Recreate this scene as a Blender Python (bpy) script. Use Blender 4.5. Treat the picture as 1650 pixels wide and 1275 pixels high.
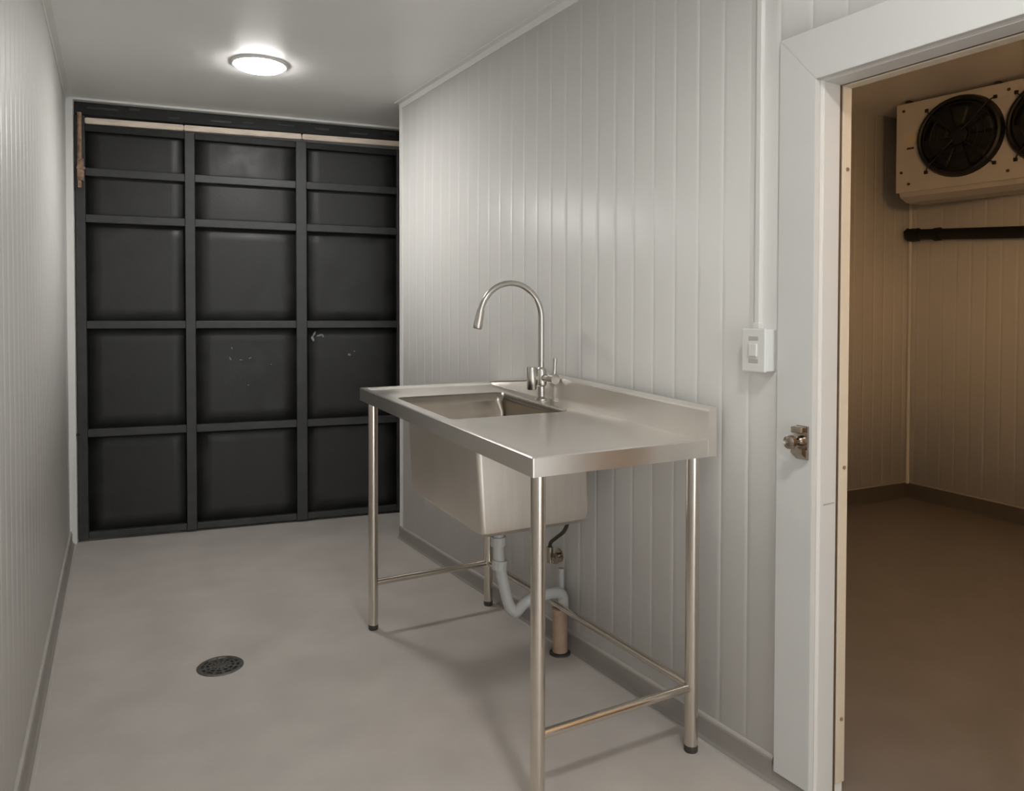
import bpy, bmesh, math, random
from mathutils import Vector, Matrix
PI = math.pi
rnd = random.Random(7)
for o in list(bpy.data.objects): bpy.data.objects.remove(o)
scene = bpy.context.scene
C = scene.collection

# ------------------------------------------------------------------ camera, world, exposure
F_PX, W_PX, H_PX, CY_PX = 1216.55, 1650.0, 1275.0, 536.73
cam_d = bpy.data.cameras.new('camera'); cam = bpy.data.objects.new('camera', cam_d); C.objects.link(cam)
cam_d.sensor_fit = 'HORIZONTAL'; cam_d.sensor_width = 36.0
cam_d.lens = F_PX * 36.0 / W_PX
cam_d.shift_y = -(H_PX / 2 - CY_PX) / W_PX
cam_d.clip_start = 0.02
cam.matrix_world = (Matrix.Translation((0, 0, 1.25)) @ Matrix.Rotation(-0.53806, 4, 'Z')
                    @ Matrix.Rotation(PI / 2 - 0.0218, 4, 'X') @ Matrix.Rotation(0.0019, 4, 'Z'))
scene.camera = cam
world = bpy.data.worlds.new('world'); scene.world = world; world.use_nodes = True
world.node_tree.nodes['Background'].inputs[0].default_value = (0.93, 0.97, 1.0, 1)
world.node_tree.nodes['Background'].inputs[1].default_value = 2.9      # daylight fill through an added, unseen opening behind the photographer
vs = scene.view_settings
vs.view_transform = 'Standard'; vs.look = 'None'; vs.gamma = 1.0; vs.use_curve_mapping = False
vs.exposure = 0.40
LAMP_MAIN = 94.0      # radiance of the round ceiling lights
LAMP_COLD = 92.0       # radiance of the warm lamp in the cold room

# ------------------------------------------------------------------ materials
def srgb(r, g, b):
    f = lambda c: (c / 12.92 if c <= .04045 else ((c + .055) / 1.055) ** 2.4)
    return (f(r / 255), f(g / 255), f(b / 255), 1)

def mat(name, col, rough=.5, metal=0., var=0., vscale=6., bump=0., bscale=60., stretch=(1, 1, 1), spec=.5, rvar=0., detail=4., aniso=0.):
    m = bpy.data.materials.new(name); m.use_nodes = True
    nt = m.node_tree; b = nt.nodes['Principled BSDF']
    b.inputs['Base Color'].default_value = col
    b.inputs['Roughness'].default_value = rough
    b.inputs['Metallic'].default_value = metal
    b.inputs['Specular IOR Level'].default_value = spec
    if aniso: b.inputs['Anisotropic'].default_value = aniso
    tc = nt.nodes.new('ShaderNodeTexCoord'); mp = nt.nodes.new('ShaderNodeMapping')
    mp.inputs['Scale'].default_value = stretch
    nt.links.new(tc.outputs['Object'], mp.inputs['Vector'])
    if var or rvar:
        n = nt.nodes.new('ShaderNodeTexNoise'); n.inputs['Scale'].default_value = vscale; n.inputs['Detail'].default_value = detail
        nt.links.new(mp.outputs['Vector'], n.inputs['Vector'])
        if var:
            r = nt.nodes.new('ShaderNodeMapRange')
            r.inputs['From Min'].default_value = .3; r.inputs['From Max'].default_value = .7
            r.inputs['To Min'].default_value = 1 - var; r.inputs['To Max'].default_value = 1 + var
            nt.links.new(n.outputs['Fac'], r.inputs['Value'])
            mx = nt.nodes.new('ShaderNodeVectorMath'); mx.operation = 'SCALE'
            mx.inputs[0].default_value = col[:3]
            nt.links.new(r.outputs['Result'], mx.inputs['Scale'])
            nt.links.new(mx.outputs['Vector'], b.inputs['Base Color'])
        if rvar:
            r2 = nt.nodes.new('ShaderNodeMapRange')
            r2.inputs['From Min'].default_value = .3; r2.inputs['From Max'].default_value = .7
            r2.inputs['To Min'].default_value = rough - rvar; r2.inputs['To Max'].default_value = rough + rvar
            nt.links.new(n.outputs['Fac'], r2.inputs['Value'])
            nt.links.new(r2.outputs['Result'], b.inputs['Roughness'])
    if bump:
        n2 = nt.nodes.new('ShaderNodeTexNoise'); n2.inputs['Scale'].default_value = bscale; n2.inputs['Detail'].default_value = 3
        nt.links.new(mp.outputs['Vector'], n2.inputs['Vector'])
        bp = nt.nodes.new('ShaderNodeBump'); bp.inputs['Strength'].default_value = bump; bp.inputs['Distance'].default_value = .002
        nt.links.new(n2.outputs['Fac'], bp.inputs['Height']); nt.links.new(bp.outputs['Normal'], b.inputs['Normal'])
    return m

def emit(name, col, strength):
    m = bpy.data.materials.new(name); m.use_nodes = True
    nt = m.node_tree; nt.nodes.clear()
    e = nt.nodes.new('ShaderNodeEmission'); o = nt.nodes.new('ShaderNodeOutputMaterial')
    e.inputs[0].default_value = col; e.inputs[1].default_value = strength
    nt.links.new(e.outputs[0], o.inputs[0]); return m

M = {
 'panel':   mat('white_panel', (.78, .768, .74, 1), .42, 0, .012, 3.),
 'ceiling': mat('white_ceiling', (.87, .862, .84, 1), .40, 0, .02, 2.),
 'trim':    mat('white_trim', (.80, .79, .76, 1), .4, 0, .01, 5.),
 'frame':   mat('white_door_frame', (.64, .635, .612, 1), .45, 0, .012, 4.),
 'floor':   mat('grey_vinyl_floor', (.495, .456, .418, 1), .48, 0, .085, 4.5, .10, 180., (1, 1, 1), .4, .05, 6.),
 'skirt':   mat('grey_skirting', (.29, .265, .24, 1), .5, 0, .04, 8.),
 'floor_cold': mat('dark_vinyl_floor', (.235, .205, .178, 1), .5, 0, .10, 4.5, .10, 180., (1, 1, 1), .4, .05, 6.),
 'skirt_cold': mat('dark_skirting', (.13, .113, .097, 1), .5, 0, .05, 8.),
 'bead':    mat('pale_sealant', (.46, .43, .39, 1), .5, 0, .03, 20.),
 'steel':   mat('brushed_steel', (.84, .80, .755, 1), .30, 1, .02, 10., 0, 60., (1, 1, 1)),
 'bowl':    mat('darkened_steel', (.36, .32, .27, 1), .27, 1, .05, 6., 0, 60., (6, 1, 1)),  # same steel darkened, carries the shade inside the bowl
 'casing':  mat('lightened_steel', (.80, .745, .68, 1), .42, 1, .04, 6., 0, 60., (6, 1, 1)),  # lighter copy of the bowl steel for its outside
 'tube':    mat('steel_tube', (.70, .64, .57, 1), .20, 1, .03, 10.),
 'chrome':  mat('brushed_nickel', (.56, .53, .49, 1), .28, 1, .03, 20.),
 'dark_chrome': mat('worn_chrome', (.42, .36, .30, 1), .25, 1, .12, 60.),
 'gate':    mat('black_gate_sheet', (.0200, .0198, .0190, 1), .50, 0, .28, 9., .25, 70., (1, 1, 1), .5, .08),
 'gate_rail': mat('black_gate_tube', (.038, .038, .037, 1), .46, 0, .2, 14., .15, 80.),
 'gate_dark': mat('black_header', (.009, .009, .008, 1), .6, 0, .4, 22., .5, 50.),
 'bar':     mat('cream_bar', (.80, .68, .56, 1), .5, 0, .15, 9., 0, 60., (1, 4, 4)),
 'rust':    mat('rusty_bronze', (.30, .19, .125, 1), .5, .2, .5, 45., .3, 90.),
 'scuff':   mat('pale_scuff', (.26, .26, .25, 1), .8, 0, .5, 160.),
 'pvc':     mat('white_pvc', (.48, .47, .45, 1), .35, 0, .03, 20.),
 'salmon':  mat('tan_pvc', (.42, .285, .20, 1), .4, 0, .08, 30.),
 'plastic': mat('white_plastic', (.72, .71, .68, 1), .38),
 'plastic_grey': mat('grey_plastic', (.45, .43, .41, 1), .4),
 'black':   mat('black_rubber', (.006, .006, .005, 1), .6, 0, .2, 30.),
 'fan':     mat('black_fan_metal', (.006, .006, .0055, 1), .5, 0, .2, 30.),
 'evap':    mat('white_evaporator', (.60, .575, .55, 1), .42, 0, .03, 7.),
 'cream':   mat('cream_jamb', (.66, .58, .46, 1), .45, 0, .05, 12., 0, 60., (1, 1, .2)),
 'gasket':  mat('brown_gasket', (.10, .055, .025, 1), .6, 0, .2, 30.),
 'drain':   mat('drain_metal', (.20, .19, .175, 1), .42, .85, .25, 60.),
 'drain_dark': mat('drain_hole', (.012, .011, .010, 1), .7),
 'flex':    mat('dark_hose', (.06, .05, .042, 1), .45, .3, .2, 80.),
 'lamp':    emit('lamp_diffuser', (1.0, .985, .955, 1), LAMP_MAIN),
 'lamp_far': emit('lamp_diffuser_far', (1.0, .985, .955, 1), LAMP_MAIN * .78),
 'warm':    emit('warm_diffuser', (1.0, .58, .255, 1), LAMP_COLD),
}

# ------------------------------------------------------------------ helpers
def empty(name, loc=(0, 0, 0), rz=0.):
    o = bpy.data.objects.new(name, None); C.objects.link(o); o.location = loc; o.rotation_euler = (0, 0, rz)
    o.empty_display_size = .1
    return o
def obj(name, bm, m, parent=None, smooth=False, angle=None):
    me = bpy.data.meshes.new(name); bmesh.ops.recalc_face_normals(bm, faces=bm.faces)
    if smooth:
        for f in bm.faces: f.smooth = True
        if angle:
            for e in bm.edges:
                if len(e.link_faces) == 2 and e.calc_face_angle(0) > angle: e.smooth = False
    bm.to_mesh(me); bm.free()
    me.materials.append(M[m]); o = bpy.data.objects.new(name, me); C.objects.link(o)
    if parent: o.parent = parent
    return o
def share(src, name, parent, loc=(0, 0, 0), rz=0., scale=(1, 1, 1)):
    o = bpy.data.objects.new(name, src.data); C.objects.link(o); o.parent = parent
    o.location = loc; o.rotation_euler = (0, 0, rz); o.scale = scale
    return o
def tag(o, label=None, cat=None, group=None, kind=None):
    if label: o['label'] = label
    if cat: o['category'] = cat
    if group: o['group'] = group
    if kind: o['kind'] = kind
    return o
def B(bm, x0, x1, y0, y1, z0, z1, bev=0., seg=2):
    r = bmesh.ops.create_cube(bm, size=1.0); vs_ = r['verts']
    for v in vs_:
        v.co = Vector(((x0 + x1) / 2 + v.co.x * (x1 - x0), (y0 + y1) / 2 + v.co.y * (y1 - y0), (z0 + z1) / 2 + v.co.z * (z1 - z0)))
    if bev:
        es = list({e for v in vs_ for e in v.link_edges})
        bmesh.ops.bevel(bm, geom=es, offset=bev, segments=seg, affect='EDGES', profile=.5)
    return bm
def box(name, x0, x1, y0, y1, z0, z1, m, parent=None, bev=0., kind=None):
    o = obj(name, B(bmesh.new(), min(x0, x1), max(x0, x1), min(y0, y1), max(y0, y1), min(z0, z1), max(z0, z1), bev), m, parent)
    if kind: o['kind'] = kind
    return o
def tube(bm, pts, rad, n=14, caps=True):
    pts = [Vector(p) for p in pts]
    rads = rad if isinstance(rad, (list, tuple)) else [rad] * len(pts)
    rings = []; up = None
    for i, p in enumerate(pts):
        a = pts[max(i - 1, 0)]; b = pts[min(i + 1, len(pts) - 1)]
        t = (b - a)
        if t.length < 1e-9: t = Vector((0, 0, 1))
        t.normalize()
        if up is None:
            up = Vector((0, 0, 1)) if abs(t.z) < .9 else Vector((1, 0, 0))
        s = t.cross(up); s.normalize(); up = s.cross(t); up.normalize()
        rings.append([bm.verts.new(p + (s * math.cos(2 * PI * k / n) + up * math.sin(2 * PI * k / n)) * rads[i]) for k in range(n)])
    for i in range(len(rings) - 1):
        for k in range(n):
            bm.faces.new((rings[i][k], rings[i][(k + 1) % n], rings[i + 1][(k + 1) % n], rings[i + 1][k]))
    if caps:
        bm.faces.new(rings[0][::-1]); bm.faces.new(rings[-1])
    return bm
def lathe(bm, prof, c=(0, 0, 0), n=32, ends=True):
    rings = []
    for r, z in prof:
        rings.append([bm.verts.new((c[0] + r * math.cos(2 * PI * k / n), c[1] + r * math.sin(2 * PI * k / n), c[2] + z)) for k in range(n)])
    for i in range(len(rings) - 1):
        for k in range(n):
            bm.faces.new((rings[i][k], rings[i][(k + 1) % n], rings[i + 1][(k + 1) % n], rings[i + 1][k]))
    if ends:
        bm.faces.new(rings[0][::-1]); bm.faces.new(rings[-1])
    return bm
def prism(bm, poly, x0, x1, axis='x'):
    """extrude a closed 2-D polygon along an axis"""
    def P(a, b, t):
        return {'x': (t, a, b), 'y': (a, t, b), 'z': (a, b, t)}[axis]
    A = [bm.verts.new(P(a, b, x0)) for a, b in poly]; D = [bm.verts.new(P(a, b, x1)) for a, b in poly]
    n = len(poly)
    for i in range(n): bm.faces.new((A[i], A[(i + 1) % n], D[(i + 1) % n], D[i]))
    bm.faces.new(A[::-1]); bm.faces.new(D)
    return bm
def smooth_pts(P, sub=6):
    P = [Vector(p) for p in P]; out = []
    for i in range(len(P) - 1):
        p0 = P[max(i - 1, 0)]; p1 = P[i]; p2 = P[i + 1]; p3 = P[min(i + 2, len(P) - 1)]
        for k in range(sub):
            t = k / sub
            out.append(.5 * ((2 * p1) + (p2 - p0) * t + (2 * p0 - 5 * p1 + 4 * p2 - p3) * t * t + (3 * p1 - p0 - 3 * p2 + p3) * t ** 3))
    out.append(P[-1]); return out

# ------------------------------------------------------------------ dimensions (metres; camera stands at x=0, y=0)
R = 1.632           # face of the right wall
RT = 0.120          # its thickness
HC = 2.435          # ceiling
YE = 3.955          # where the right wall ends
GA = -0.1705        # gate is not quite square to the room
GD = 4.785          # gate at x=0
LA = 0.05626        # left wall direction
LX = -0.239
YB = -1.6           # wall behind the photographer
DY0, DY1, DZ = 0.42, 1.238, 1.843     # cold-room doorway
HCC = 2.60          # cold-room ceiling
RIB = 0.0985

# ------------------------------------------------------------------ floor and ceilings
box('floor', -0.9, 5.5, YB - .2, 5.3, -.10, 0, 'floor', kind='structure')
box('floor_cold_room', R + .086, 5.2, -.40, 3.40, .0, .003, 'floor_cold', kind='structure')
box('ceiling', -0.9, R + RT, YB - .2, 5.3, HC, HC + .10, 'ceiling', kind='structure')
box('ceiling_alcove', R + RT, 3.2, YE - .12, 5.3, HC, HC + .10, 'ceiling', kind='structure')
box('ceiling_cold_room', R + .001, 5.5, -.6, 3.6, HCC, HCC + .10, 'ceiling', kind='structure')

# ribbed panel strip: local x = along the wall, local y = 0 at the face, +y into the wall
def strip_mesh(name, length):
    bm = bmesh.new(); w = RIB; g = .0032; d = .0009
    prof = [(0, d), (.0008, d), (g, .0)]
    for k in range(1, 8):
        t = k / 8; x = g + (w - 2 * g) * t
        prof.append((x, -.0000 - .0006 * (1 - (2 * t - 1) ** 2)))
    prof += [(w - g, .0), (w - .0008, d), (w, d)]
    a = [bm.verts.new((x, y, 0)) for x, y in prof]; b = [bm.verts.new((x, y, length)) for x, y in prof]
    for i in range(len(prof) - 1):
        f = bm.faces.new((a[i], a[i + 1], b[i + 1], b[i])); f.smooth = True
    e0 = bm.verts.new((0, .006, 0)); e1 = bm.verts.new((w, .006, 0)); e2 = bm.verts.new((0, .006, length)); e3 = bm.verts.new((w, .006, length))
    bm.faces.new((e0, e2, e3, e1)); bm.faces.new((a[0], b[0], e2, e0)); bm.faces.new((a[-1], e1, e3, b[-1]))
    bm.faces.new(a[::-1] + [e0, e1]); bm.faces.new(b + [e3, e2])
    me = bpy.data.meshes.new(name)
    bmesh.ops.recalc_face_normals(bm, faces=bm.faces)
    bm.to_mesh(me); bm.free(); me.materials.append(M['panel']); return me
STRIP = {'main': strip_mesh('panel_strip', HC), 'cold': strip_mesh('panel_strip', HCC), 'over': strip_mesh('panel_strip', HC - 1.95)}
def strips(parent, p0, ang, length, which, z=0., flip=False, first=RIB):
    """run of ribs from p0 in direction ang; first = width of the first, cut rib"""
    s = 0.; d = Vector((math.cos(ang), math.sin(ang), 0)); w = first; k = 0
    while s < length - .004:
        w_ = min(w, length - s)
        o = bpy.data.objects.new('panel_strip', STRIP[which]); C.objects.link(o); o.parent = parent
        q = Vector(p0) + d * s; o.location = (q.x, q.y, z); o.rotation_euler = (0, 0, ang); o.scale = (w_ / RIB, 1, 1)
        s += w; w = RIB; k += 1

# right wall: core slabs plus ribs.  ribs run towards -y so that local +y points into the wall (+x)
wr = empty('wall_right', (0, 0, 0)); wr['kind'] = 'structure'
bm = bmesh.new(); B(bm, R + .005, R + RT, DY1, YE, 0, HC + .0); obj('wall_core', bm, 'panel', wr)
bm = bmesh.new(); B(bm, R + .005, R + RT, DY0, DY1, DZ, HC); obj('wall_core', bm, 'panel', wr)
bm = bmesh.new(); B(bm, R + .005, R + RT, YB, DY0, 0, HC); obj('wall_core', bm, 'panel', wr)
groove0 = 1.456
n_up = int((YE - groove0) / RIB)
strips(wr, (R, YE, 0), -PI / 2, YE - (groove0 - RIB), 'main', first=YE - groove0 - n_up * RIB)
strips(wr, (R, groove0 - RIB, 0), -PI / 2, groove0 - RIB - .31, 'over', z=1.95)
strips(wr, (R, .31, 0), -PI / 2, .31 - YB, 'main')

# left wall: slightly out of parallel
wl = empty('wall_left', (LX, 0, 0), PI / 2 - LA); wl['kind'] = 'structure'   # local +x runs away along the wall, +y into it
box('wall_core', -1.75, 4.83, .005, .13, 0, HC, 'panel', wl)
strips(wl, (-1.75, 0, 0), 0., 1.75 + 4.80, 'main', first=.06)
wb = empty('wall_back', (0, YB, 0)); wb['kind'] = 'structure'  # unseen wall, its opening added to let fill light in
box('wall_core', -1.0, .05, -.12, 0, 0, HC, 'panel', wb)
box('wall_core', 1.45, R + RT, -.12, 0, 0, HC, 'panel', wb)
box('wall_core', .05, 1.45, -.12, 0, 2.15, HC, 'panel', wb)
portal = bpy.data.objects.new('doorway_portal', bpy.data.lights.new('doorway_portal', 'AREA')); C.objects.link(portal)  # samples the fill light through the added opening
portal.data.shape = 'RECTANGLE'; portal.data.size = 1.40; portal.data.size_y = 2.15; portal.data.cycles.is_portal = True
portal.location = (.75, YB - .06, 1.075); portal.rotation_euler = (PI / 2, 0, 0)

# alcove beyond the end of the right wall
box('wall_alcove_near', R + RT, 3.2, YE - .12, YE, 0, HC, 'panel', kind='structure')
box('wall_alcove_side', 3.08, 3.2, YE, 5.3, 0, HC, 'panel', kind='structure')
wf = empty('wall_far', (0, GD, 0), GA); wf['kind'] = 'structure'
box('wall_core', -.9, 3.4, .09, .21, 0, HC, 'panel', wf)
box('wall_core', 1.96, 3.4, .0, .09, 0, HC, 'panel', wf)

# cold room shell
K1 = Vector((5.037, 3.081, 0)); a_left = math.atan2(3.123 - 3.081, 4.488 - 5.037); a_back = math.atan2(2.289 - 3.081, 4.941 - 5.037)
LEN_L, LEN_B = 3.31, 3.55
wcb = empty('wall_cold_back', K1, a_back); wcb['kind'] = 'structure'      # local x towards -y, +y into the wall
box('wall_core', -.15, LEN_B, .005, .12, 0, HCC, 'panel', wcb)
strips(wcb, (0, 0, 0), 0., 2.2, 'cold', first=.05)
box('wall_face', 2.2, LEN_B, .0, .006, 0, HCC, 'panel', wcb)
wcl = empty('wall_cold_left', K1 + Vector((math.cos(a_left), math.sin(a_left), 0)) * LEN_L, a_left + PI); wcl['kind'] = 'structure'
box('wall_core', 0, LEN_L + .1, .005, .12, 0, HCC, 'panel', wcl)
strips(wcl, (LEN_L - 2.4, 0, 0), 0., 2.4, 'cold', first=.07)
box('wall_face', 0, LEN_L - 2.4, 0, .006, 0, HCC, 'panel', wcl)
box('wall_cold_right', R + RT, 5.0, -.5, -.38, 0, HCC, 'panel', kind='structure')
box('wall_cold_front', R + .02, R + RT, -.5, 3.34, HC + .10, HCC, 'panel', kind='structure')

# ------------------------------------------------------------------ skirtings (coved) and ceiling trims
def skirting(name, p0, ang, length, h=.065, t=.012, bead=True, m='skirt'):
    root = empty(name, p0, ang); root['kind'] = 'structure'
    poly = [(0, 0), (-t - .012, 0), (-t - .010, .004), (-t - .003, .011), (-t, .022), (-t, h - .004), (-t + .004, h), (0, h)]
    bm = bmesh.new(); prism(bm, poly, 0, length, 'x'); obj('cove', bm, m, root, True, .5)
    bm = bmesh.new(); prism(bm, [(0, h), (-t + .003, h), (-t + .004, h + .005), (-.003, h + .008), (0, h + .008)], 0, length, 'x')
    obj('top_bead', bm, 'bead', root)
    if bead:
        bm = bmesh.new(); prism(bm, [(-t - .011, 0), (-t - .021, 0), (-t - .018, .0022), (-t - .011, .003)], 0, length, 'x')
        obj('floor_bead', bm, 'bead', root)
    return root
skirting('baseboard_right', (R + .002, YE, 0), -PI / 2, YE - 1.357)
skirting('baseboard_door', (R + .002, 1.357, 0), -PI / 2, 1.357 - DY1 - .004, h=.055, t=.010)
skirting('baseboard_front', (R + .002, .30, 0), -PI / 2, .30 - YB)
Lp = lambda s: Vector((LX + s * math.sin(LA), s * math.cos(LA), 0))
skirting('baseboard_left', Lp(-1.6), PI / 2 - LA, 1.6 + 4.78)
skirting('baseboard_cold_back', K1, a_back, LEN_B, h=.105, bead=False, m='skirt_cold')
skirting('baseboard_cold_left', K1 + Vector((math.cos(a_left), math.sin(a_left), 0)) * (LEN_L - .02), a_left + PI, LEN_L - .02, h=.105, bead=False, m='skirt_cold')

def angle_trim(name, p0, ang, length, z, a=.032, t=.004):
    root = empty(name, p0, ang); root['kind'] = 'structure'
    bm = bmesh.new(); prism(bm, [(.001, z - a), (-t, z - a), (-t, z - t), (-a, z - t), (-a, z), (.001, z)], 0, length, 'x')
    obj('angle', bm, 'trim', root); return root
angle_trim('trim_1', (R, YE + .004, 0), -PI / 2, YE - YB, HC)
angle_trim('trim_2', Lp(-1.6), PI / 2 - LA, 1.6 + 4.76, HC, a=.028)
# vertical corner trim on the free end of the right wall
t3 = empty('trim_3', (R, YE, 0)); t3['kind'] = 'structure'
bm = bmesh.new(); B(bm, -.004, .002, -.032, .004, 0, HC - .03, .001); obj('angle', bm, 'trim', t3)
bm = bmesh.new(); B(bm, .002, RT, .0, .004, 0, HC - .002); obj('angle', bm, 'trim', t3)
# white trims round the gate opening
t4 = empty('trim_4', (0, GD, 0), GA); t4['kind'] = 'structure'
box('corner_strip', .030, .068, -.030, .06, .0, HC - .002, 'trim', t4, .003)
box('top_strip', .030, 1.95, -.03, .06, HC - .014, HC - .001, 'trim', t4, .002)
# corner bead inside the cold room
t5 = empty('trim_5', K1); t5['kind'] = 'structure'
bm = bmesh.new(); tube(bm, [(-.012, -.012, .1), (-.012, -.012, HCC - .005)], .012, 10); obj('corner_bead', bm, 'trim', t5, True, .6)

# ------------------------------------------------------------------ cold-room doorway
d1 = empty('door_1', (R, 0, 0)); d1['kind'] = 'structure'
FW = .110; FP = -.014
def quad_prism(name, pts, x0, x1, m, parent, bev=.001):
    bm = bmesh.new(); prism(bm, pts, x0, x1, 'x')
    if bev: bmesh.ops.bevel(bm, geom=bm.edges[:], offset=bev, segments=2, affect='EDGES')
    return obj(name, bm, m, parent)
# mitred flat face frame
quad_prism('frame_post', [(DY1, .040), (DY1 + FW, .040), (DY1 + FW, DZ + .127), (DY1, DZ)], FP, .004, 'frame', d1)
quad_prism('frame_post', [(DY0, .040), (DY0 - FW, .040), (DY0 - FW, DZ + .127), (DY0, DZ)], FP, .004, 'frame', d1)
quad_prism('frame_header', [(DY0, DZ), (DY1, DZ), (DY1 + FW, DZ + .127), (DY0 - FW, DZ + .127)], FP, .004, 'frame', d1)
# linings of the opening, one behind the other: groove, white jamb, gasket, cream strip
def lining(name, x0, x1, proud, m, z0=.002):
    box(name, x0, x1, DY1 - proud, DY1 + .012, z0, DZ + .0, m, d1, .0015)
    box(name, x0, x1, DY0 - .012, DY0 + proud, z0, DZ + .0, m, d1, .0015)
    box(name, x0, x1, DY0 + proud, DY1 - proud, DZ - proud, DZ + .012, m, d1, .0015)
lining('groove_shade', .004, .017, -.004, 'plastic_grey', .03)  # grey colour stands in for the shade in the groove
lining('white_jamb', .017, .080, .002, 'frame', .006)
lining('door_gasket', .080, .090, .001, 'gasket', .0)
lining('cream_jamb', .090, .124, .004, 'cream', .030)
box('jamb_joint', .030, .072, DY1 - .0032, DY1 - .001, .770, .774, 'plastic_grey', d1)
# small screws on the cream strip
for z in (.20, .86, 1.63):
    bm = bmesh.new(); tube(bm, [(.108, DY1 - .0070, z), (.108, DY1 - .003, z)], .005, 10); obj('screw', bm, 'rust', d1)
# chrome latch keeper on the frame face
lk = obj('latch_keeper', B(bmesh.new(), FP - .006, FP, 1.246, 1.282, .888, .974, .002), 'dark_chrome', d1); lk['label'] = 'worn chrome latch keeper'
bm = bmesh.new(); B(bm, FP - .030, FP - .006, 1.247, 1.281, .956, .973, .004); obj('keeper_lip', bm, 'dark_chrome', lk)
bm = bmesh.new(); prism(bm, [(FP - .006, .888), (FP - .028, .906), (FP - .026, .920), (FP - .006, .914)], 1.247, 1.281, 'y'); obj('keeper_lip', bm, 'dark_chrome', lk)
bm = bmesh.new(); tube(bm, [(FP - .005, 1.264, .936), (FP - .018, 1.264, .936), (FP - .022, 1.264, .936), (FP - .040, 1.264, .936), (FP - .044, 1.264, .936), (FP - .056, 1.264, .936), (FP - .058, 1.264, .936)],
     [.014, .012, .008, .008, .017, .017, .014], 18)
obj('keeper_roller', bm, 'dark_chrome', lk, True, .6)

# ------------------------------------------------------------------ black metal gate
gt = tag(empty('metal_gate', (0, GD, 0), GA), 'black painted sheet-metal gate of welded square tubes filling the far end', 'gate')
STILES = [(.072, .120), (.622, .675), (1.235, 1.297), (1.849, 1.900)]
RAILS = [.0, .60, 1.20, 1.785, 2.04, 2.30]
box('stile', *STILES[0], -.004, .040, .012, 2.345, 'gate_rail', gt, .003)
for i, (a, b) in enumerate(STILES[1:]): box('stile', a, b, -.006, .040, .012, 2.30, 'gate_rail', gt, .003)
for j, z in enumerate(RAILS[1:-1]):
    for i in range(3):
        box('rail', STILES[i][1], STILES[i + 1][0], -.001, .038, z - .022, z + .022, 'gate_rail', gt, .003)
for i in range(3):
    box('rail', STILES[i][1], STILES[i + 1][0], .002, .038, .014, .050, 'gate_rail', gt, .003)
    box('rail', STILES[i][1], STILES[i + 1][0], .002, .038, 2.262, 2.300, 'gate_dark', gt, .003)
zs = [.032, .60, 1.20, 1.785, 2.04, 2.282]
for i in range(3):
    for j in range(5):
        bm = bmesh.new()
        x0, x1, z0, z1 = STILES[i][1] - .01, STILES[i + 1][0] + .01, zs[j] - .004, zs[j + 1] + .004
        # slightly buckled sheet
        nx, nz = 6, 6; ph = rnd.random() * 6; amp = .0003
        g = [[bm.verts.new((x0 + (x1 - x0) * a / nx, .033 - amp * math.sin(PI * a / nx) * math.sin(PI * b / nz) * (1 + .6 * math.sin(ph + a + 1.7 * b)), z0 + (z1 - z0) * b / nz)) for b in range(nz + 1)] for a in range(nx + 1)]
        for a in range(nx):
            for b in range(nz): bm.faces.new((g[a][b], g[a + 1][b], g[a + 1][b + 1], g[a][b + 1]))
        o = obj('sheet_panel', bm, 'gate', gt, True)
        so = o.modifiers.new('thick', 'SOLIDIFY'); so.thickness = .003; so.offset = 1 if i < 9 else -1
# header above
box('header_beam', .070, 1.93, .010, .085, 2.352, HC - .016, 'gate_dark', gt, .004)
for k in range(9):
    x = .12 + k * .2 + rnd.random() * .05; z = 2.366 + rnd.random() * .03
    obj('raised_fleck', B(bmesh.new(), x, x + .05 + rnd.random() * .11, .006, .012, z, z + .006 + rnd.random() * .012, .002), 'gate_rail', gt)  # small raised flecks, lighter than the header
for (a, b) in ((.122, .618), (.620, 1.268), (1.273, 1.93)):
    zz = lambda s: 2.317 + (s - .122) * .010
    bm = bmesh.new(); h = .016
    A = [(a, -.012, zz(a) - h), (a, .012, zz(a) - h), (a, .012, zz(a) + h), (a, -.012, zz(a) + h)]
    D = [(b, -.012, zz(b) - h), (b, .012, zz(b) - h), (b, .012, zz(b) + h), (b, -.012, zz(b) + h)]
    va = [bm.verts.new(p) for p in A]; vb = [bm.verts.new(p) for p in D]
    for k in range(4): bm.faces.new((va[k], va[(k + 1) % 4], vb[(k + 1) % 4], vb[k]))
    bm.faces.new(va[::-1]); bm.faces.new(vb)
    bmesh.ops.bevel(bm, geom=bm.edges[:], offset=.004, segments=2, affect='EDGES')
    o = obj('cream_bar', bm, 'bar', gt); o['label'] = 'cream horizontal bar along the top of the gate'
bm = bmesh.new(); tube(bm, [(.099, -.018, 2.10), (.099, -.018, 2.355)], .012, 12)
o = obj('drop_bolt', bm, 'rust', gt, True, .6); o['label'] = 'rusty bronze bolt rod'
bm = bmesh.new(); B(bm, .086, .118, -.030, -.004, 1.985, 2.105, .004); B(bm, .090, .108, -.036, -.006, 1.945, 1.985, .004); B(bm, .084, .126, -.034, -.006, 2.045, 2.062, .003)
o = obj('bolt_bracket', bm, 'rust', gt); o['label'] = 'rusty bolt bracket'
bm = bmesh.new(); B(bm, .060, .082, -.020, -.004, .592, .602, .002); obj('hinge_pin', bm, 'gate_dark', gt)
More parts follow.
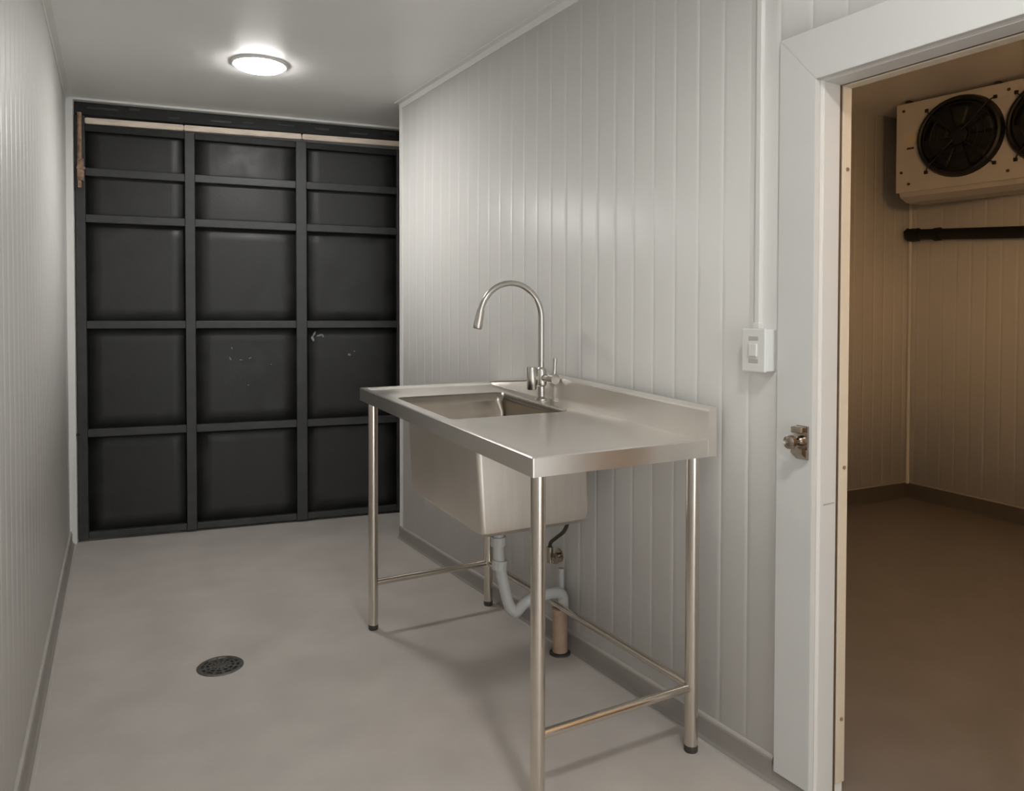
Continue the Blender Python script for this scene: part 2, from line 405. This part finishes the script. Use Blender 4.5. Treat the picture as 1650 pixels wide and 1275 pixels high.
# pale scuffs on the sheets
def scuff(cx, cz, pts):
    for (x, z, rx, rz_, an) in pts:
        bm = bmesh.new(); vs_ = []
        for k in range(9):
            t = 2 * PI * k / 9; rr = .65 + .5 * rnd.random()
            X, Z = rx * rr * math.cos(t), rz_ * rr * math.sin(t)
            vs_.append(bm.verts.new((cx + x + X * math.cos(an) - Z * math.sin(an), .0282, cz + z + X * math.sin(an) + Z * math.cos(an))))
        bm.faces.new(vs_)
        r = bmesh.ops.extrude_face_region(bm, geom=bm.faces[:])
        for v in [e for e in r['geom'] if isinstance(e, bmesh.types.BMVert)]: v.co.y -= .0012
        obj('scuff_mark', bm, 'scuff', gt)
scuff(1.355, 1.125, [(-.022, -.012, .010, .018, .3), (-.012, .018, .006, .016, -.5), (.022, .008, .020, .007, .3), (.040, .002, .007, .010, .4)])
scuff(1.555, 1.012, [(0, 0, .010, .009, 0), (.030, .018, .006, .005, .6)])
scuff(.90, 1.02, [(-.04, -.02, .004, .012, .4), (-.03, .04, .003, .010, .2), (.07, -.02, .010, .004, .5), (.02, -.03, .012, .003, .1), (.19, -.06, .004, .003, 0), (.06, -.18, .004, .004, 0)])

# ------------------------------------------------------------------ ceiling lights
def ceiling_light(x, y, z, label, em, r=.115, group='round ceiling lights'):
    t = tag(empty('ceiling_light', (x, y, z)), label, 'ceiling light', group)
    bm = bmesh.new(); lathe(bm, [(r + .012, 0), (r + .012, -.006), (r + .006, -.010), (r, -.010), (r, 0)], n=40); obj('rim', bm, 'trim', t, True, .5)
    bm = bmesh.new(); lathe(bm, [(r - .001, -.006), (r - .003, -.014), (r * .86, -.021), (r * .5, -.025), (.004, -.026)], n=40); obj('diffuser', bm, em, t, True)
    return t
ceiling_light(.812, 3.68, HC, 'round flush ceiling light in view near the black gate', 'lamp_far')
ceiling_light(.72, .35, HC, 'round flush ceiling light over the photographer, nearest the wall behind', 'lamp')
bl = ceiling_light(R + RT, -.02, 1.90, 'round warm bulkhead lamp on the cold-room wall, out of sight past the door', 'warm', .12, 'cold room lights')
bl.name = 'bulkhead_lamp'; bl['category'] = 'wall lamp'; bl.rotation_euler = (0, -PI / 2, 0)

# ------------------------------------------------------------------ stainless sink table
TX, TY, TA = .98715, 1.55352, .02434
TL, TD, TH, TILT, SPL = 1.3436, .6080, .9045, .0453, .0835
st = tag(empty('sink_table', (TX, TY, 0), -TA), 'stainless steel sink table with single bowl, backsplash and tubular legs against the right wall', 'sink')
def shear(bm):
    for v in bm.verts: v.co.z += TILT * v.co.y
    return bm
def rr(u0, u1, v0, v1, r, k=6):
    """rounded rectangle, local x=v, y=u, counter-clockwise from the (v1,u1) corner"""
    out = []
    for cx, cy, a0 in ((v1 - r, u1 - r, 0), (v0 + r, u1 - r, PI / 2), (v0 + r, u0 + r, PI), (v1 - r, u0 + r, 1.5 * PI)):
        for i in range(k + 1):
            a = a0 + PI / 2 * i / k; out.append((cx + r * math.cos(a), cy + r * math.sin(a)))
    return out
def loft(bm, loops, close_end=False):
    rings = [[bm.verts.new((x, y, z)) for x, y in L] for L, z in loops]
    n = len(rings[0])
    for i in range(len(rings) - 1):
        for k in range(n): bm.faces.new((rings[i][k], rings[i][(k + 1) % n], rings[i + 1][(k + 1) % n], rings[i + 1][k]))
    if close_end: bm.faces.new(rings[-1])
    return rings
OP = (.60, 1.105, .062, .512)
inner = rr(*OP, .030)
R0 = lambda i, r=.004: rr(i, TL - i, i, TD - i, r)
bm = bmesh.new()
loft(bm, [(inner, TH - .010), (rr(OP[0] - .006, OP[1] + .006, OP[2] - .006, OP[3] + .006, .034), TH - .0085), (R0(.030, .02), TH - .0085), (R0(.018, .012), TH - .001), (R0(.012, .008), TH), (R0(.003, .005), TH), (R0(0), TH - .003), (R0(0), TH - .050), (R0(.012), TH - .050), (R0(.012), TH - .014)])
shear(bm); obj('tabletop', bm, 'steel', st, True, .35)
# backsplash with an end that tapers away behind the tap
bm = bmesh.new()
sec = lambda u, h: [(.5775, u, TH - .0086), (.578, u, TH - .004), (.578, u, TH + h - .006), (.580, u, TH + h - .001), (.603, u, TH + h + .006 * min(1, h / .05)), (.6085, u, TH + h + .004 * min(1, h / .05)), (.6085, u, TH - .051), (.5775, u, TH - .049)]
rings = [[bm.verts.new(q) for q in sec(u, h)] for u, h in ((-.001, SPL), (.30, SPL), (.93, SPL), (1.0, .050), (1.12, .032), (1.30, .008), (TL - .02, .002))]
for i in range(len(rings) - 1):
    for k in range(8): bm.faces.new((rings[i][k], rings[i][(k + 1) % 8], rings[i + 1][(k + 1) % 8], rings[i + 1][k]))
bm.faces.new(rings[0][::-1]); bm.faces.new(rings[-1])
shear(bm); obj('backsplash', bm, 'steel', st)
# bowl: inside coloured dark for its shade, outer shell a lighter copy
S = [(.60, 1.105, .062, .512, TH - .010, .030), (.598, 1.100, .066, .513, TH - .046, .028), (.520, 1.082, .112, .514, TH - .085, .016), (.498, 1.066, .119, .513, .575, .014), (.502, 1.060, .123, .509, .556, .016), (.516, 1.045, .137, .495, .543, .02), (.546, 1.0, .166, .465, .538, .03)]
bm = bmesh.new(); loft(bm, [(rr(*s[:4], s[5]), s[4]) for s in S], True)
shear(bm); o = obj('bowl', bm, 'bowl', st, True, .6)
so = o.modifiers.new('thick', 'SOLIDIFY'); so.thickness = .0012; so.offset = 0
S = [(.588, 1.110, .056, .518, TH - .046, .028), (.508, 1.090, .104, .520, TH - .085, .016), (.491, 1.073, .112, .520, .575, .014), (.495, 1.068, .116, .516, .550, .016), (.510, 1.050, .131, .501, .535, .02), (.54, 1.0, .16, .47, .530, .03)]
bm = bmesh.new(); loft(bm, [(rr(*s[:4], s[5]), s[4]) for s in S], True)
shear(bm); oc = obj('bowl_casing', bm, 'casing', st, True, .6); oc['label'] = 'lightened outside of the bowl'
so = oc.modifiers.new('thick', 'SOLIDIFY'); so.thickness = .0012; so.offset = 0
bm = bmesh.new(); lathe(bm, [(.050, .535), (.050, .515), (.040, .500), (.026, .492), (.026, .470)], (.315, .76, TILT * .76)); obj('drain_flange', bm, 'chrome', o, True, .6)
# legs and stretchers
for (v, u) in ((.040, .040), (.040, TL - .045), (.558, .040), (.558, TL - .045)):
    bm = bmesh.new(); tube(bm, [(v, u, .020), (v, u, TH - .012 + TILT * u)], .0190, 20); lg = obj('leg', bm, 'tube', st, True, .6)
    bm = bmesh.new(); lathe(bm, [(.0175, 0), (.0195, .003), (.0195, .018), (.017, .024)], (v, u, 0), 18); obj('foot', bm, 'flex', lg, True, .6)
ZS = .186
for a, b in (((.040, .040), (.558, .040)), ((.040, TL - .045), (.558, TL - .045)), ((.558, .040), (.558, TL - .045))):
    bm = bmesh.new(); tube(bm, [(a[0], a[1], ZS), (b[0], b[1], ZS)], .0125, 16); obj('stretcher', bm, 'tube', st, True, .6)
# tap
FV, FU = .548, .85; FZ = TH - .0085 + TILT * FU
bm = bmesh.new()
lathe(bm, [(.024, 0), (.024, .005), (.019, .010), (.0125, .014), (.0125, .052), (.019, .058), (.020, .064), (.020, .112), (.017, .120), (.0125, .124)], (FV, FU, FZ), 22)
tp = obj('tap', bm, 'chrome', st, True, .6); tp['label'] = 'brushed gooseneck tap'
arc = [(FV, FU, FZ + .115), (FV, FU, 1.17), (FV, FU, 1.243)]
for k in range(1, 19):
    a = math.radians(168 * k / 18); arc.append((FV - .13 + .13 * math.cos(a), FU, 1.243 + .13 * math.sin(a)))
bm = bmesh.new(); tube(bm, arc, .0108, 16); obj('gooseneck', bm, 'chrome', tp, True, .8)
e = Vector(arc[-1]); td = Vector((-.208, 0, -.978))
bm = bmesh.new(); tube(bm, [e - td * .008, e + td * .002, e + td * .012, e + td * .05, e + td * .062, e + td * .066], [.0118, .0135, .0140, .0160, .0160, .013], 18); obj('spray_head', bm, 'chrome', tp, True, .7)
bm = bmesh.new(); lathe(bm, [(.016, .040), (.0185, .044), (.0185, .122), (.016, .126), (.004, .127)], (FV - .036, FU + .01, FZ), 20); obj('side_valve', bm, 'chrome', tp, True, .6)
bm = bmesh.new(); tube(bm, [(FV - .04, FU + .01, FZ + .085), (FV, FU, FZ + .085), (FV + .006, FU - .075, FZ + .085)], .0135, 14); obj('cross_body', bm, 'chrome', tp, True, .9)
bm = bmesh.new(); tube(bm, [(FV + .006, FU - .058, FZ + .085), (FV + .007, FU - .088, FZ + .085)], .019, 18); obj('lever_hub', bm, 'chrome', tp, True, .6)
bm = bmesh.new(); tube(bm, [(FV + .007, FU - .078, FZ + .090), (FV + .009, FU - .080, FZ + .130), (FV + .010, FU - .081, FZ + .162)], [.0085, .0065, .0078], 12); obj('lever', bm, 'chrome', tp, True, .9)
# waste trap under the bowl
tz = TILT * .76
bm = bmesh.new(); P = smooth_pts([(.315, .76, .512 + tz), (.315, .76, .45), (.317, .757, .385), (.330, .745, .30), (.345, .735, .232), (.365, .725, .205), (.385, .715, .225), (.400, .708, .240), (.430, .705, .250), (.475, .71, .250), (.530, .722, .245), (.568, .733, .225), (.577, .738, .176)])
tr = obj('waste_trap', tube(bm, P, .0205, 14), 'pvc', st, True, .9); tr['label'] = 'white plastic waste trap'
for p, d in (((.315, .76, .455), (0, 0, 1)), ((.318, .756, .372), (.1, 0, 1)), ((.440, .705, .251), (1, 0, 0))):
    dv = Vector(d).normalized() * .016; bm = bmesh.new(); tube(bm, [Vector(p) - dv, Vector(p) + dv], .0275, 12); obj('slip_nut', bm, 'pvc', tr, True, .5)

# plumbing that belongs to the wall and floor
bm = bmesh.new(); lathe(bm, [(.028, 0), (.028, .150), (.031, .152), (.031, .170), (.026, .172)], (0, 0, 0), 22)
fp = tag(empty('waste_pipe', (1.578, 2.292, 0)), 'short tan plastic waste pipe stub rising from the floor under the sink', 'pipe')
obj('pipe', bm, 'salmon', fp, True, .6)
bm = bmesh.new(); lathe(bm, [(.040, 0), (.039, .006), (.029, .010), (.029, .0)], (0, 0, 0), 22); obj('floor_collar', bm, 'flex', fp, True, .6)
sv = tag(empty('supply_valve', (R, 2.375, .335)), 'small chrome supply valve with dark braided hose on the wall under the sink', 'valve')
bm = bmesh.new(); tube(bm, [(.0, 0, 0), (-.006, 0, 0), (-.007, 0, 0), (-.045, 0, 0)], [.026, .026, .011, .011], 16); obj('stub', bm, 'dark_chrome', sv, True, .6)
bm = bmesh.new(); tube(bm, [(-.045, 0, -.02), (-.045, 0, .040)], .0125, 14); obj('valve_body', bm, 'dark_chrome', sv, True, .6)
bm = bmesh.new(); tube(bm, [(-.045, -.010, 0), (-.045, -.034, 0), (-.045, -.036, 0), (-.045, -.046, 0)], [.006, .006, .016, .014], 14); obj('valve_handle', bm, 'dark_chrome', sv, True, .6)
bm = bmesh.new(); tube(bm, smooth_pts([(-.045, 0, .040), (-.047, -.010, .060), (-.055, -.06, .092), (-.066, -.13, .140), (-.070, -.155, .200), (-.068, -.12, .260), (-.060, -.02, .40), (-.066, .02, .55)]), .0072, 10); obj('hose', bm, 'flex', sv, True, .9)
wp = tag(empty('wall_pipe', (1.612, 2.335, .0)), 'thin white pipe running up the ribbed wall beside the tan waste pipe', 'pipe')
bm = bmesh.new(); tube(bm, [(0, 0, .0), (0, 0, .30)], .0115, 12); obj('pipe', bm, 'pvc', wp, True, .6)
bm = bmesh.new(); B(bm, -.014, .014, -.018, .018, .20, .216, .002); obj('clip', bm, 'pvc', wp)

# ------------------------------------------------------------------ switch, trunking, floor drain
sw = tag(empty('light_switch', (R, 1.400, 1.105)), 'white surface-mounted switch box on the ribbed wall beside the doorway', 'switch')
obj('back_box', B(bmesh.new(), -.036, .002, -.037, .038, 0, .112, .003), 'plastic', sw)
pl = obj('face_plate', B(bmesh.new(), -.046, -.036, -.0385, .0395, -.002, .114, .003), 'plastic', sw)
obj('rocker', B(bmesh.new(), -.051, -.045, -.014, .014, .040, .074, .002), 'plastic', pl)
obj('slot', B(bmesh.new(), -.0468, -.0455, -.016, .016, .082, .093, .0005), 'plastic_grey', pl)
obj('slot', B(bmesh.new(), -.0468, -.0455, -.016, .016, .022, .033, .0005), 'plastic_grey', pl)
ct = tag(empty('cable_trunking', (R, 1.418, 1.219)), 'slim white cable trunking running from the switch up to the ceiling', 'trunking')
bm = bmesh.new(); B(bm, -.014, .003, -.0085, .0085, .004, HC - 1.219 - .032, .002); obj('cover', bm, 'plastic', ct)
bm = bmesh.new(); B(bm, -.018, .003, -.012, .012, -.001, .016, .002); obj('connector', bm, 'plastic', ct)

dr = tag(empty('floor_drain', (.475, 2.822, 0)), 'round metal floor drain grate set in the grey floor', 'drain')
bm = bmesh.new(); lathe(bm, [(.079, .0), (.079, .002), (.076, .004), (.066, .004), (.064, .0012)], n=40, ends=False); obj('rim', bm, 'drain', dr, True, .5)
bm = bmesh.new(); lathe(bm, [(.066, .0002), (.066, .0010)], n=40); obj('sump', bm, 'drain_dark', dr)
bm = bmesh.new(); lathe(bm, [(.016, .001), (.016, .0042), (.012, .005)], n=24); obj('hub', bm, 'drain', dr, True, .5)
for rad in (.034, .051):
    bm = bmesh.new(); lathe(bm, [(rad + .0035, .001), (rad + .0035, .0040), (rad - .0035, .0040), (rad - .0035, .001)], n=36, ends=False); obj('ring', bm, 'drain', dr, True, .5)
spoke = None
for k in range(12):
    a = 2 * PI * k / 12
    if spoke is None:
        spoke = obj('spoke', B(bmesh.new(), .012, .067, -.0042, .0042, .001, .0038), 'drain', dr)
    else: share(spoke, 'spoke', dr, rz=a)

# ------------------------------------------------------------------ evaporator and pipe in the cold room
ED = Vector((.11297, -.9936, 0))
ev = tag(empty('evaporator_unit', (4.518, 2.853, 2.031), math.atan2(ED.y, ED.x)), 'white cold-room evaporator with two black fans under the ceiling', 'evaporator')
EL, EH, EP = 1.36, .549, .40      # local x along the front, +y back towards the wall
bm = bmesh.new(); B(bm, 0, EL, .004, EP, .0, EH, .006); obj('casing', bm, 'evap', ev)
fpn = obj('front_panel', B(bmesh.new(), -.004, EL + .004, -.006, .005, -.004, EH - .004, .003), 'evap', ev)
bm = bmesh.new(); prism(bm, [(.004, 0), (.02, -.030), (.10, -.055), (.30, -.050), (EP - .01, -.012), (EP - .01, 0)], .012, EL - .012, 'x'); obj('drip_tray', bm, 'evap', ev)
for x in (.05, .55, .95, 1.30):
    bm = bmesh.new(); B(bm, x - .012, x + .012, .02, EP - .02, EH, HCC - 2.031, .001); obj('hanger', bm, 'flex', ev)
for cx in (.365, .845):
    cz = .288; FR = .228
    bm = bmesh.new()
    prof = [(FR + .012, -.006), (FR + .010, -.014), (FR, -.040), (FR - .012, -.046), (FR - .020, -.040), (FR - .026, -.006)]
    n = 40; rings = [[bm.verts.new((cx + r_ * math.cos(2 * PI * k / n), y_, cz + r_ * math.sin(2 * PI * k / n))) for k in range(n)] for r_, y_ in prof]
    for i in range(len(rings) - 1):
        for k in range(n): bm.faces.new((rings[i][k], rings[i][(k + 1) % n], rings[i + 1][(k + 1) % n], rings[i + 1][k]))
    fr = obj('fan_ring', bm, 'fan', ev, True, .7)
    bm = bmesh.new(); v0 = [bm.verts.new((cx + (FR - .006) * math.cos(2 * PI * k / n), -.0075, cz + (FR - .006) * math.sin(2 * PI * k / n))) for k in range(n)]; bm.faces.new(v0)
    r_ = bmesh.ops.extrude_face_region(bm, geom=bm.faces[:])
    for v in [q for q in r_['geom'] if isinstance(q, bmesh.types.BMVert)]: v.co.y += .0015
    obj('fan_cavity', bm, 'black', fr)
    for b in range(5):
        a0 = 2 * PI * b / 5 + .3; bm = bmesh.new(); g = []
        for i in range(5):
            rad = .05 + (FR - .085) * i / 4; row = []
            for j in range(5):
                an = a0 + (j - 2) * .16; row.append(bm.verts.new((cx + rad * math.cos(an), -.014 - .006 * (j - 2) / 2, cz + rad * math.sin(an))))
            g.append(row)
        for i in range(4):
            for j in range(4): bm.faces.new((g[i][j], g[i + 1][j], g[i + 1][j + 1], g[i][j + 1]))
        o = obj('fan_blade', bm, 'fan', fr, True); q = o.modifiers.new('thick', 'SOLIDIFY'); q.thickness = .002
    bm = bmesh.new(); tube(bm, [(cx, -.008, cz), (cx, -.030, cz), (cx, -.034, cz)], [.052, .05, .035], 20); obj('fan_hub', bm, 'fan', fr, True, .7)
    for gr in (.07, .11, .15, .19):
        bm = bmesh.new(); tube(bm, [(cx + gr * math.cos(2 * PI * k / 36), -.046, cz + gr * math.sin(2 * PI * k / 36)) for k in range(37)], .0022, 6, False); obj('guard_wire', bm, 'fan', fr, True)
    for k in range(4):
        a = PI / 4 + k * PI / 2; bm = bmesh.new()
        tube(bm, [(cx + .03 * math.cos(a), -.048, cz + .03 * math.sin(a)), (cx + (FR + .004) * math.cos(a), -.046, cz + (FR + .004) * math.sin(a)), (cx + (FR + .040) * math.cos(a), -.008, cz + (FR + .040) * math.sin(a))], .0035, 6)
        B(bm, cx + (FR + .036) * math.cos(a) - .010, cx + (FR + .036) * math.cos(a) + .010, -.014, -.005, cz + (FR + .036) * math.sin(a) - .010, cz + (FR + .036) * math.sin(a) + .010, .002)
        obj('guard_arm', bm, 'fan', fr)
for (x, z) in ((.075, .045), (.62, .045), (1.30, .045), (.03, .12), (.62, .50), (.04, .50)):
    bm = bmesh.new(); tube(bm, [(x, -.010, z), (x, -.005, z)], .009, 10); obj('screw', bm, 'gasket', ev)
bm = bmesh.new(); tube(bm, [(.083, -.0085, .318), (.083, -.0055, .318)], .038, 24); obj('round_sticker', bm, 'cream', ev)
bm = bmesh.new(); B(bm, .062, .104, -.0085, -.0055, .258, .270); obj('sticker', bm, 'gasket', ev)

bp = tag(empty('insulated_pipe', (0, 0, 0)), 'black insulated pipe running along the back wall below the evaporator', 'pipe')
wdir = Vector((math.cos(a_back), math.sin(a_back), 0)); nrm = Vector((math.sin(a_back), -math.cos(a_back), 0))
nrm = -nrm if nrm.x > 0 else nrm
s0 = K1 + wdir * .055 + nrm * .050; s0.z = 1.812
s1 = K1 + wdir * 2.6 + nrm * .050; s1.z = 1.62
bm = bmesh.new(); tube(bm, [s0, s0.lerp(s1, .33), s0.lerp(s1, .66), s1], .036, 16); obj('pipe', bm, 'black', bp, True, .7)
bm = bmesh.new(); tube(bm, smooth_pts([s0 - nrm * .004 + Vector((0, 0, .02)), s0 - nrm * .002 + Vector((0, 0, .012)), s0 - wdir * .012 + nrm * .004, s0 + wdir * .05 + Vector((0, 0, -.004))], 4), .044, 16); obj('elbow', bm, 'black', bp, True, .7)
q = s0.lerp(s1, .075); bm = bmesh.new(); tube(bm, [q - wdir * .018, q + wdir * .018], .043, 16); obj('clamp', bm, 'black', bp, True, .7)
